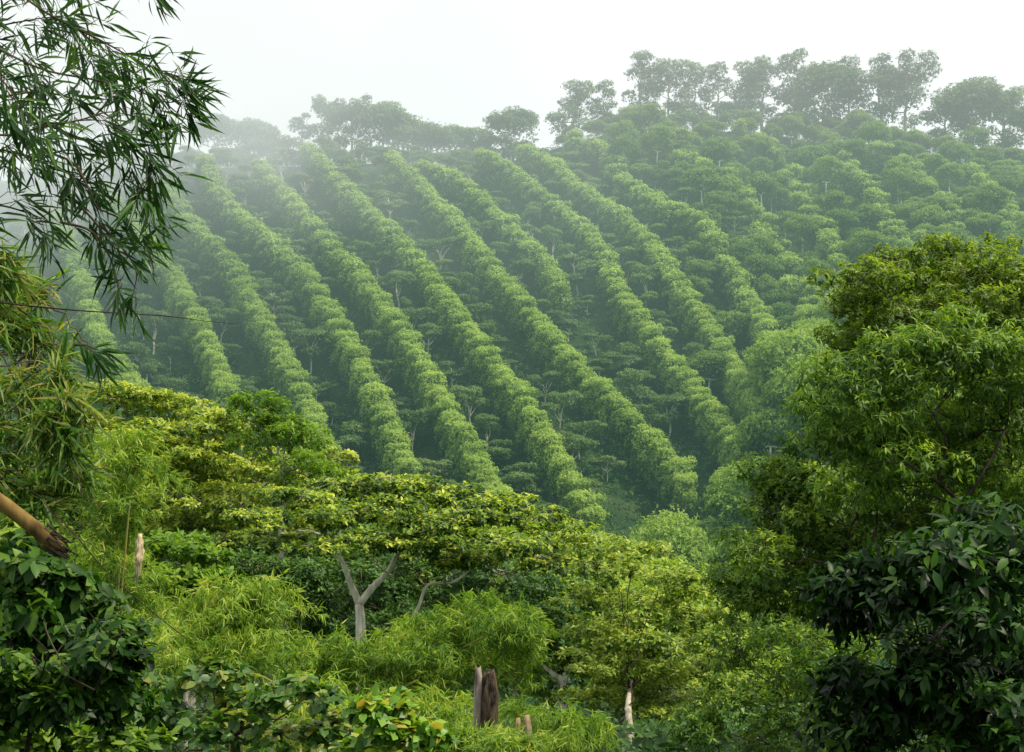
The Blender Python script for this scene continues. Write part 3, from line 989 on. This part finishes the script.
bamboo('sprawling bamboo at the bottom between the round-leaved shrub and post',
       [(310, 712, 40, 20), (345, 735, 45, 20), (400, 738, 45, 20), (290, 745, 40, 20), (160, 672, 40, 20, 4), (440, 722, 30, 16)], 22, 35, L=.22)

# right-hand trees
plant('yellow_green_tree', 'tall yellow-green small-leaved tree whose top rises at the right edge', 'tree',
      [(898, 262, 34, 18), (950, 256, 38, 16), (868, 282, 32, 20), (915, 290, 45, 24), (975, 280, 40, 22), (855, 312, 26, 22), (900, 325, 48, 24),
       (958, 318, 45, 24), (1010, 300, 40, 30), (1040, 280, 40, 24), (1015, 345, 40, 26), (865, 345, 34, 18)],
      27, 'yellowfine', .105, .045, 'oval', 36, 21, k=6, trunk_r=.1, grow=1.2, sub=11, up=.25, far=1.35, dj=.8, base=960,
      trunk=[([(1000, 800), (985, 640), (965, 520)], .2, .16), ([(965, 520), (945, 420), (930, 330)], .13, .06), ([(965, 520), (1000, 400), (1005, 310)], .12, .05)])
plant('drooping_tree', 'fresh green tree with long drooping leaves and bare brown limbs', 'tree',
      [(848, 372, 32, 22), (895, 362, 42, 22), (950, 358, 46, 22), (1005, 372, 40, 26), (835, 405, 28, 24), (880, 405, 44, 26), (940, 402, 50, 28),
       (1000, 420, 46, 30), (838, 440, 32, 20), (885, 442, 42, 22), (950, 450, 40, 24, .6), (1015, 470, 36, 26), (975, 495, 40, 22, .6), (900, 480, 40, 22, .6), (1040, 400, 40, 40)],
      22, 'droop', .14, .036, 'lance', 28, 22, k=6, trunk_r=.05, grow=1.35, sub=11, up=.2, far=1.3, dj=.6, spread=1.0, droop=.75,
      trunk=[([(975, 760), (965, 600), (962, 505, -.6)], .1, .07), ([(962, 505, -.6), (938, 482, -.9), (912, 466, -1.0), (885, 445, -.6)], .035, .015),
             ([(938, 482, -.9), (946, 440, -.8), (935, 415, -.4), (955, 388, 0)], .022, .01), ([(912, 466, -1.0), (885, 462, -1.1), (862, 466, -.8)], .014, .006),
             ([(962, 505, -.6), (985, 470, -.7), (1005, 430, 0), (1010, 400, .3)], .03, .012), ([(985, 470, -.7), (1002, 465, -.9), (1024, 470, -.6)], .014, .008)], bark='bark_dark')
plant('slope_tree', 'fine-leaved green tree cascading down the left flank of the right-hand trees', 'tree',
      [(785, 480, 28, 20), (815, 500, 34, 24), (775, 515, 28, 22), (850, 490, 36, 20), (800, 540, 40, 26), (765, 555, 28, 24), (850, 530, 44, 26),
       (900, 510, 44, 24), (790, 590, 44, 28), (745, 605, 26, 26), (840, 590, 46, 30), (905, 560, 50, 30), (965, 530, 50, 26), (1015, 520, 40, 30), (890, 455, 50, 30), (950, 470, 50, 34), (1010, 490, 44, 34)],
      27, 'fine', .12, .046, 'oval', 28, 23, k=6, trunk_r=.08, grow=1.25, sub=10, up=.25, far=1.3, dj=.9)
plant('slope_bush', 'mid green leafy thicket at the foot of the right-hand trees', 'bush',
      [(735, 650, 34, 26), (780, 650, 40, 28), (830, 655, 46, 30), (750, 700, 46, 28), (810, 710, 50, 28), (700, 735, 36, 22), (770, 745, 50, 20), (870, 720, 50, 30),
       (920, 640, 50, 34), (980, 620, 50, 34), (950, 700, 60, 40), (1020, 690, 40, 50)],
      21, 'droop', .12, .036, 'lance', 30, 24, k=6, trunk_r=.05, sub=9, up=.3, far=1.3, dj=.8, stem='stem', crown='foliage')
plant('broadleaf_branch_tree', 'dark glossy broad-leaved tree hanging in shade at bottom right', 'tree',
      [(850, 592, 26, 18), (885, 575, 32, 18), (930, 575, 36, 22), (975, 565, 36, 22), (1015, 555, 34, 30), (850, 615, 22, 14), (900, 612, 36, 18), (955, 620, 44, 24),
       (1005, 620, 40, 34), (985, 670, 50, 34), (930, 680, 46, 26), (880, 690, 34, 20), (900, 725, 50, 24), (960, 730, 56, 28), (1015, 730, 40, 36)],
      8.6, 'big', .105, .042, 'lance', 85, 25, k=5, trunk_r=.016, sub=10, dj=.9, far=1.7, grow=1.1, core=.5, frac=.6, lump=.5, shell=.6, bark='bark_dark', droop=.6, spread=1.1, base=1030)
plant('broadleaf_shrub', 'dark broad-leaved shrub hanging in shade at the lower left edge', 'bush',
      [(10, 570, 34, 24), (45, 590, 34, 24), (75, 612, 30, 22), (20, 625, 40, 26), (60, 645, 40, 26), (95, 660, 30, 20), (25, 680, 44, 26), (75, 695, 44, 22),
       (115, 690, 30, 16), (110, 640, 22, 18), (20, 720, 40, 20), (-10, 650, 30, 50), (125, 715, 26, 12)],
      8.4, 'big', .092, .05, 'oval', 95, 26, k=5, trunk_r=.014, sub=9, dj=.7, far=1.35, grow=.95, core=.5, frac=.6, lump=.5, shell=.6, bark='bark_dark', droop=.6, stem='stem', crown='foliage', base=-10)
plant('round_leaf_shrub', 'scrambling shrub with round leaves, a few turning yellow-brown, at bottom left', 'bush',
      [(165, 690, 34, 16), (205, 680, 36, 16), (250, 692, 40, 18), (295, 705, 38, 18), (180, 720, 44, 20), (240, 728, 50, 20), (300, 738, 42, 18), (150, 742, 34, 16), (335, 735, 24, 14)],
      12, 'heart', .095, .08, 'oval', 42, 27, k=5, trunk_r=.03, sub=4, dj=.4, bark='bark_brown', droop=.5, stem='stem', crown='foliage', tvar=.17)
plant('bright_leaf_plant', 'bright young plant with big rounded lime leaves and orange tips', 'plant',
      [(372, 716, 16, 10), (392, 706, 16, 8), (385, 730, 20, 10), (412, 734, 16, 8), (430, 738, 12, 7), (365, 744, 24, 10), (410, 750, 24, 8)],
      10, 'bright', .1, .075, 'oval', 50, 28, k=5, trunk_r=.012, sub=3, dj=.2, bark='culm', droop=.4, stem='stem', crown='foliage', tvar=.2)
plant('corner_bush', 'bright green jagged-leaved bush in the bottom left corner', 'bush',
      [(20, 735, 34, 14), (60, 738, 34, 14), (105, 742, 34, 12), (35, 752, 50, 12), (135, 748, 30, 12)],
      10, 'droop', .11, .06, 'oval', 60, 29, k=6, trunk_r=.02, sub=4, dj=.3, stem='stem', crown='foliage')


# ------------------------------------------------------------------ near bamboo spray at the top left
def near_bamboo():
    r = np.random.default_rng(77)
    root = np.array([-3.6, 5.0, float(H(-3.6, 5.0))])
    e = empty('bamboo', root, 'dark bamboo overhanging the upper left corner with long pointed leaves', 'bamboo')
    mains = [
        ([(-60, -60, 0), (0, -20, 0), (50, 15, -.2), (100, 40, 0), (140, 62, .1), (165, 72, 0), (180, 78, 0)], 1.0),
        ([(-60, 20, .2), (0, 50, .2), (45, 70, 0), (95, 80, -.1), (135, 90, 0), (165, 102, 0), (182, 100, 0)], 1.0),
        ([(0, -60, 0), (40, -25, .1), (85, -10, .1), (120, -14, 0), (150, -12, 0)], .5),
        ([(60, -50, .3), (75, -10, .3), (88, 30, .3), (95, 70, .3)], .9),
        ([(-60, 90, 0), (-10, 98, 0), (40, 92, 0), (90, 105, 0), (125, 130, 0), (148, 160, 0), (152, 175, 0)], 1.1),
        ([(-60, 120, -.3), (0, 135, -.2), (40, 128, -.2), (80, 120, -.2), (110, 112, -.1), (140, 118, 0)], 1.0),
        ([(-60, 60, .4), (-10, 30, .4), (30, 20, .4), (70, 15, .4)], .9),
        ([(-60, 150, .1), (0, 150, 0), (35, 160, 0), (70, 175, .1), (90, 190, .1)], 1.0),
        ([(20, 120, 0), (60, 130, .1), (100, 150, .1), (135, 185, .1), (145, 200, 0)], .9),
        ([(-60, 215, .1), (-10, 205, 0), (25, 212, 0), (50, 222, 0)], .9),
        ([(40, 150, 0), (75, 165, 0), (96, 205, 0), (106, 212, 0), (128, 222, 0), (140, 232, 0)], .35),
        ([(80, 206, 0), (95, 222, 0), (112, 245, 0), (130, 258, 0)], .3),
        ([(100, 225, 0), (120, 245, 0), (136, 270, 0), (134, 292, 0)], .45),
        ([(60, 222, 0), (92, 232, 0), (112, 262, 0), (120, 300, 0)], .4),
        ([(-60, 10, -.5), (-20, 60, -.5), (10, 90, -.5), (25, 130, -.5)], 1),
        ([(75, 345, 0), (85, 345, 0), (98, 350, 0)], .5),
    ]
    Y0 = 5.2
    tw, LP, LD, LL = [], [], [], []
    for path, lush in mains:
        tw = []
        p = curve([at(q[0], q[1], Y0 + q[2]) - root for q in path], 10)
        tw.append(tube(p, np.linspace(.0055, .0016, len(p)), 5))
        seg = np.linalg.norm(np.diff(p, axis=0), axis=1).sum()
        m = int(seg / .033 * lush) + 2
        for i in range(m):
            t = (i + r.random()) / m
            j = min(len(p) - 2, int(t * (len(p) - 1)))
            o = p[j]
            T = unit(p[j + 1] - p[j])
            dirn = unit(T * .8 + r.normal(0, .75, 3) + np.array([.15, 0, -.2]))
            ln = r.uniform(.04, .2) * min(1, .5 + lush * .5)
            q = np.array([o, o + dirn * ln * .5 + [0, 0, .01], o + dirn * ln + np.array([0, 0, -.2 * ln])])
            tw.append(tube(q, [.0018, .0014, .001], 4))
            nl = r.integers(5, 11)
            for s in range(nl):
                w = s / nl
                base = q[0] + (q[2] - q[0]) * (.6 + .4 * w)
                ang = r.normal(0, .5)
                side = np.cross(dirn, [0, 1, 0]) * (1 if s % 2 else -1)
                LP.append(base); LD.append(unit(dirn * .7 + side * r.uniform(.1, 1.1) + r.normal(0, .25, 3) + np.array([.05, 0, -.32])))
                LL.append(r.uniform(.06, .15))
        link('branch', new_mesh('branch', *merge(tw)[:2], M['bark_brown']), e)
        # tip fan
        for s in range(6):
            LP.append(p[-1]); LD.append(unit(unit(p[-1] - p[-2]) + r.normal(0, .45, 3) + np.array([0, 0, -.3]))); LL.append(r.uniform(.1, .16))
    LP, LD, LL = np.array(LP), np.array(LD), np.array(LL)
    n = len(LP)
    N = unit(r.normal(0, .6, (n, 3)) + np.array([0, -.5, .6]))
    V, Fc, T = leaf_arrays(LP, LD, N, LL, LL * r.uniform(.08, .115, n), 'lance', np.clip(r.normal(.42, .2, n), 0, 1))
    link('foliage', new_mesh('foliage', V, Fc, M['bambooNear'], T), e)
    # hanging single leaves on a bare twig
    # left-hand mass, a second plant a little deeper
    root2 = np.array([-4.4, 7.2, float(H(-4.4, 7.2))])
    e2 = empty('bamboo', root2, 'tangled bamboo mass along the left edge with drooping strap leaves', 'bamboo')
    bl = blobs_px([(0, 270, 26, 26), (20, 300, 34, 26), (0, 340, 40, 34), (35, 345, 34, 26), (10, 400, 44, 34), (45, 390, 30, 26), (5, 455, 44, 34), (50, 440, 26, 30),
                   (15, 500, 34, 24), (-20, 430, 40, 60), (75, 420, 24, 20), (60, 480, 24, 26)], 7.2, dj=.25, r=r)
    sb = [(c - root2, rad) for c, rad in subdivide(r, bl, 4)]
    c, a, t = blob_sprigs(r, sb, 42, up=.3, shell=.9, inner=.5, lump=.6)
    a = unit(a * .6 + np.array([.2, 0, -.15]) + r.normal(0, .6, a.shape))
    V, Fc, T = sprigs(r, c, a, .16, .0135, 'blade', k=6, spread=.7, droop=.5, tbase=t + .1, jit=.6, tvar=.22)
    link('foliage', new_mesh('foliage', V, Fc, M['bambooMid'], T), e2)
    tw = []
    for i in range(16):
        a0 = at(r.uniform(-60, 10), r.uniform(260, 560), 7.2 + r.normal(0, .2)) - root2
        b0 = at(r.uniform(30, 110), r.uniform(280, 560), 7.2 + r.normal(0, .2)) - root2
        link('twig', new_mesh('twig', *limb(r, a0, b0, .006, .002, n=5, seg=8, sag=.1)[:2], M['bark_brown']), e2)
    # leaves hanging free of the mass (85..125, 340..390)
    p = curve([at(40, 300, 6.6) - root2, at(75, 335, 6.6) - root2, at(95, 350, 6.6) - root2], 8)
    ds = [(-.25, -.9), (0, -1), (.1, -1), (.35, -.85), (.42, -.9), (-.1, -1)]
    LPs = np.array([p[-1 - i * 2] for i in range(6)])
    LDs = np.array([[a_, -.1, b_] for a_, b_ in ds])
    V, Fc, T = leaf_arrays(LPs, unit(LDs), np.tile([[.3, -.9, .2]], (6, 1)), np.array([.15, .17, .14, .22, .21, .16]), np.full(6, .02), 'lance', np.full(6, .5))
    link('hanging_leaves', new_mesh('hanging_leaves', V, Fc, M['bambooNear'], T), e2)


M['bambooMid'] = leaf_mat('strap_leaves', [(.012, .045, .009), (.035, .1, .014), (.075, .165, .022), (.15, .25, .035), (.27, .25, .07)], .35, .3, big=3)
near_bamboo()


# ------------------------------------------------------------------ single objects
def simple(name, label, cat, path, Y, r0, r1, mat, n=8, wob=.03):
    p = curve([at(q[0], q[1], Y + (q[2] if len(q) > 2 else 0)) for q in path], 8)
    root = p[0].copy()
    me = new_mesh(name, *tube(p - root, np.linspace(r0, r1, len(p)), n, wob=wob)[:2], M[mat], smooth=True)
    return tag(link(name, me, loc=root), label, cat)


def broken_culm():
    Y = 4.6
    a, b = at(-70, 460, Y - .1), at(60, 549, Y)
    root = a.copy()
    e = empty('cut_culm', root, 'thick brown cut bamboo culm poking in from the left edge', 'bamboo culm')
    ax = unit(b - a)
    L = np.linalg.norm(b - a)
    ts = np.linspace(0, 1, 40)
    p = (a - root)[None] + ts[:, None] * (b - a)[None] + np.array([0, 0, 1.])[None] * (np.sin(ts * 3.14) * .02)[:, None]
    rad = .024 + .003 * np.exp(-((ts - .35) / .012) ** 2) + .003 * np.exp(-((ts - .8) / .012) ** 2) + .0
    link('culm', new_mesh('culm', *tube(p, rad, 14)[:2], M['culm_brown'], smooth=True), e)
    r = np.random.default_rng(3)
    parts = []
    for i in range(26):
        s = p[-1] + r.normal(0, .018, 3)
        parts.append(tube([s - ax * .04, s + ax * r.uniform(.0, .03) + r.normal(0, .01, 3)], [.006, .001], 4))
    link('splintered_end', new_mesh('splintered_end', *merge(parts)[:2], M['bark_dark']), e)


broken_culm()
simple('twig', 'long thin bare twig reaching right across the hillside from the bamboo', 'twig',
       [(-20, 300), (50, 308), (100, 312), (165, 316), (205, 321), (238, 324)], 6.4, .0042, .0009, 'bark_dark')
simple('vine', 'thin dark vine hanging diagonally below the cut culm', 'vine',
       [(38, 495), (75, 535), (110, 575), (150, 610), (188, 640)], 9, .0045, .003, 'bark_dark')
simple('vine', 'thin brown stem crossing the dark broad leaves at lower left', 'vine',
       [(8, 555), (35, 600), (50, 640), (68, 672)], 7.0, .005, .003, 'bark_brown')


def wooden_post():
    Y = 20.5
    r = np.random.default_rng(9)
    base = at(485, 800, Y); base[2] = float(H(base[0], base[1]))
    e = empty('wooden_post', base, 'charred weathered wooden post with a notched double top', 'post')
    s = Y / F
    zt = at(485, 668, Y)[2] - base[2]

    def slab(cx, w, d, top, name, mat, tilt):
        # rough-hewn timber: a closed irregular column with a worn sloping top
        m, k = 26, 14
        V = []
        for i in range(m):
            z = -0.3 + (top + .3) * i / (m - 1)
            for j in range(k):
                a = j / k * 2 * math.pi
                q = abs(math.cos(a)) ** .55 * math.copysign(1, math.cos(a)), abs(math.sin(a)) ** .55 * math.copysign(1, math.sin(a))
                groove = 1 + .07 * math.sin(j * 2.6 + z * 1.3) + r.normal(0, .025)
                tp = 1 if i < m - 3 else (1 - .12 * (i - m + 4))
                V.append((cx + q[0] * w / 2 * groove * tp + .012 * math.sin(z * 4), q[1] * d / 2 * groove * tp,
                          z + (tilt * q[0] * .5 + r.normal(0, .02)) * (i / (m - 1)) ** 8))
        V = np.array(V)
        i = np.arange(m - 1)[:, None] * k; j = np.arange(k)[None]; jj = (j + 1) % k
        q = np.stack([i + j, i + jj, i + k + jj, i + k + j], -1).reshape(-1, 4)
        tri = np.concatenate([q[:, [0, 1, 2]], q[:, [0, 2, 3]]])
        V = np.vstack([V, V[-k:].mean(0) - [0, 0, .03]])
        c = len(V) - 1
        cap = np.stack([np.full(k, c), (m - 1) * k + np.arange(k), (m - 1) * k + (np.arange(k) + 1) % k], -1)
        link(name, new_mesh(name, V, np.concatenate([tri, cap]), M[mat]), e)
    slab(-7.0 * s, 9 * s, .2, zt - 1 * s, 'bleached_plank', 'post_pale', -.04)
    slab(3.2 * s, 18 * s, .28, zt - 4 * s, 'charred_plank', 'post', .05)


wooden_post()
for lab, px, yt, w in (('short broken brown stake, left of two beside the charred post', 516, 718, .05), ('short broken brown stake, right of two beside the charred post', 525, 715, .06)):
    Y = 19.0
    b = at(px, 790, Y); b[2] = float(H(b[0], b[1])) - .2
    t = at(px + 2, yt, Y)
    r = np.random.default_rng(px)
    p = curve([b, (b + t) / 2 + [.02, 0, 0], t], 10)
    me = new_mesh('stake', *tube(p - b, np.interp(np.linspace(0, 1, len(p)), [0, .93, 1], [w * 1.2, w, w * .55]), 8, wob=.09, r=r)[:2], M['dry'])
    tag(link('stake', me, loc=b), lab, 'stake', 'broken stakes beside the charred post')

# ------------------------------------------------------------------ haze and mist over the hillside
def haze():
    x0, x1, y0, y1, z0, z1 = -230, 230, 112, 400, -40, 118
    V = [(x, y, z) for x in (x0, x1) for y in (y0, y1) for z in (z0, z1)]
    Fc = [(0, 1, 3, 2), (4, 6, 7, 5), (0, 4, 5, 1), (2, 3, 7, 6), (0, 2, 6, 4), (1, 5, 7, 3)]
    m, nt, out = nodes('haze')
    N, Lk = nt.nodes.new, nt.links.new

    def math_(op, a, b=None, c=None, clamp=False):
        n = N('ShaderNodeMath'); n.operation = op; n.use_clamp = clamp
        for i, v in enumerate((a, b, c)):
            if v is None:
                continue
            if isinstance(v, (int, float)):
                n.inputs[i].default_value = v
            else:
                Lk(v, n.inputs[i])
        return n.outputs[0]
    geo = N('ShaderNodeNewGeometry')
    sp = N('ShaderNodeSeparateXYZ'); Lk(geo.outputs['Position'], sp.inputs[0])
    x, y, z = sp.outputs
    h = math_('MULTIPLY_ADD', z, 1 / 80, 0.0, True)              # 0 valley .. 1 at the ridge
    lf = math_('MULTIPLY_ADD', x, -1 / 110, .25, True)           # more mist towards the left
    no = N('ShaderNodeTexNoise'); no.inputs['Scale'].default_value = .022; no.inputs['Detail'].default_value = 2.5
    Lk(geo.outputs['Position'], no.inputs['Vector'])
    nz = math_('MULTIPLY_ADD', no.outputs['Fac'], 6.0, -2.75, True)
    h2 = math_('MULTIPLY', h, h)
    h3 = math_('MULTIPLY', h2, h)
    mist = math_('MULTIPLY', h2, math_('MULTIPLY', nz, math_('MULTIPLY_ADD', lf, HZ['left'], HZ['mist'])))
    dens0 = math_('MULTIPLY_ADD', h2, HZ['up'], HZ['base'])
    dens = math_('ADD', dens0, mist)
    col = N('ShaderNodeValToRGB'); Lk(h, col.inputs[0])
    ce = col.color_ramp.elements
    ce[0].position = 0; ce[0].color = (.22, .44, .38, 1)
    ce[1].position = .86; ce[1].color = (*HZ['high'], 1)
    e_ = ce.new(.45); e_.color = (.44, .68, .58, 1)
    e_ = ce.new(.68); e_.color = (.80, .93, .87, 1)
    ab = N('ShaderNodeVolumeAbsorption'); ab.inputs['Color'].default_value = (0, 0, 0, 1)
    Lk(dens, ab.inputs['Density'])
    em = N('ShaderNodeEmission'); Lk(col.outputs[0], em.inputs['Color']); Lk(dens0, em.inputs['Strength'])
    em2 = N('ShaderNodeEmission'); em2.inputs['Color'].default_value = (1.0, 1.03, 1.02, 1); Lk(mist, em2.inputs['Strength'])
    ad0 = N('ShaderNodeAddShader'); Lk(em.outputs[0], ad0.inputs[0]); Lk(em2.outputs[0], ad0.inputs[1])  # both emissions stand in for daylight scattered by haze and mist
    ad = N('ShaderNodeAddShader'); Lk(ab.outputs[0], ad.inputs[0]); Lk(ad0.outputs[0], ad.inputs[1])
    Lk(ad.outputs[0], out.inputs['Volume'])
    m.cycles.volume_step_rate = 1.0
    me = new_mesh('haze', V, Fc, m)
    o = link('haze', me)
    tag(o, 'pale morning haze hanging over the hillside, thickest at the upper left', 'haze', kind='stuff')


HZ = dict(base=.00185, up=.0001, mist=.0010, left=.040, low=(.25, .44, .39), high=(1.04, 1.04, 1.04))
haze()

# ------------------------------------------------------------------ light
SUN_EL, SUN_AZ = math.radians(57), math.radians(100)     # azimuth from +Y towards +X
wd = bpy.data.worlds.new('World')
SC.world = wd
wd.use_nodes = True
nt = wd.node_tree
bg = nt.nodes['Background']
sky = nt.nodes.new('ShaderNodeTexSky')
sky.sky_type = 'NISHITA'
sky.sun_disc = False
sky.sun_elevation = SUN_EL
sky.sun_rotation = SUN_AZ
sky.dust_density = 6
sky.air_density = 1.2
# thin overcast: Nishita sky veiled by a bright white cloud layer
ad = nt.nodes.new('ShaderNodeMixRGB'); ad.blend_type = 'ADD'; ad.inputs[0].default_value = 1
sc_ = nt.nodes.new('ShaderNodeMixRGB'); sc_.blend_type = 'MULTIPLY'; sc_.inputs[0].default_value = 1
sc_.inputs[2].default_value = (.4, .4, .4, 1)
nt.links.new(sky.outputs[0], sc_.inputs[1])
nt.links.new(sc_.outputs[0], ad.inputs[1])
ad.inputs[2].default_value = (10.6, 10.6, 10.5, 1)
nt.links.new(ad.outputs[0], bg.inputs['Color'])
bg.inputs['Strength'].default_value = .1

sl = bpy.data.lights.new('sun', 'SUN')
sl.energy = 5.0
sl.angle = math.radians(3)
sl.color = (1.0, .91, .70)
so = bpy.data.objects.new('sun', sl)
C.objects.link(so)
dv = Vector((math.sin(SUN_AZ) * math.cos(SUN_EL), math.cos(SUN_AZ) * math.cos(SUN_EL), math.sin(SUN_EL)))
so.rotation_euler = dv.to_track_quat('Z', 'Y').to_euler()
so.location = (0, 0, 200)

# ------------------------------------------------------------------ render settings
SC.view_settings.view_transform = 'Standard'
SC.view_settings.look = 'None'
SC.view_settings.exposure = 0
cy = SC.cycles
cy.max_bounces = 5
cy.diffuse_bounces = 3
cy.glossy_bounces = 2
cy.transmission_bounces = 3
cy.volume_bounces = 0
cy.transparent_max_bounces = 8
cy.use_denoising = True
cy.sample_clamp_indirect = 4
cy.caustics_reflective = False
cy.caustics_refractive = False
cy.volume_max_steps = 64
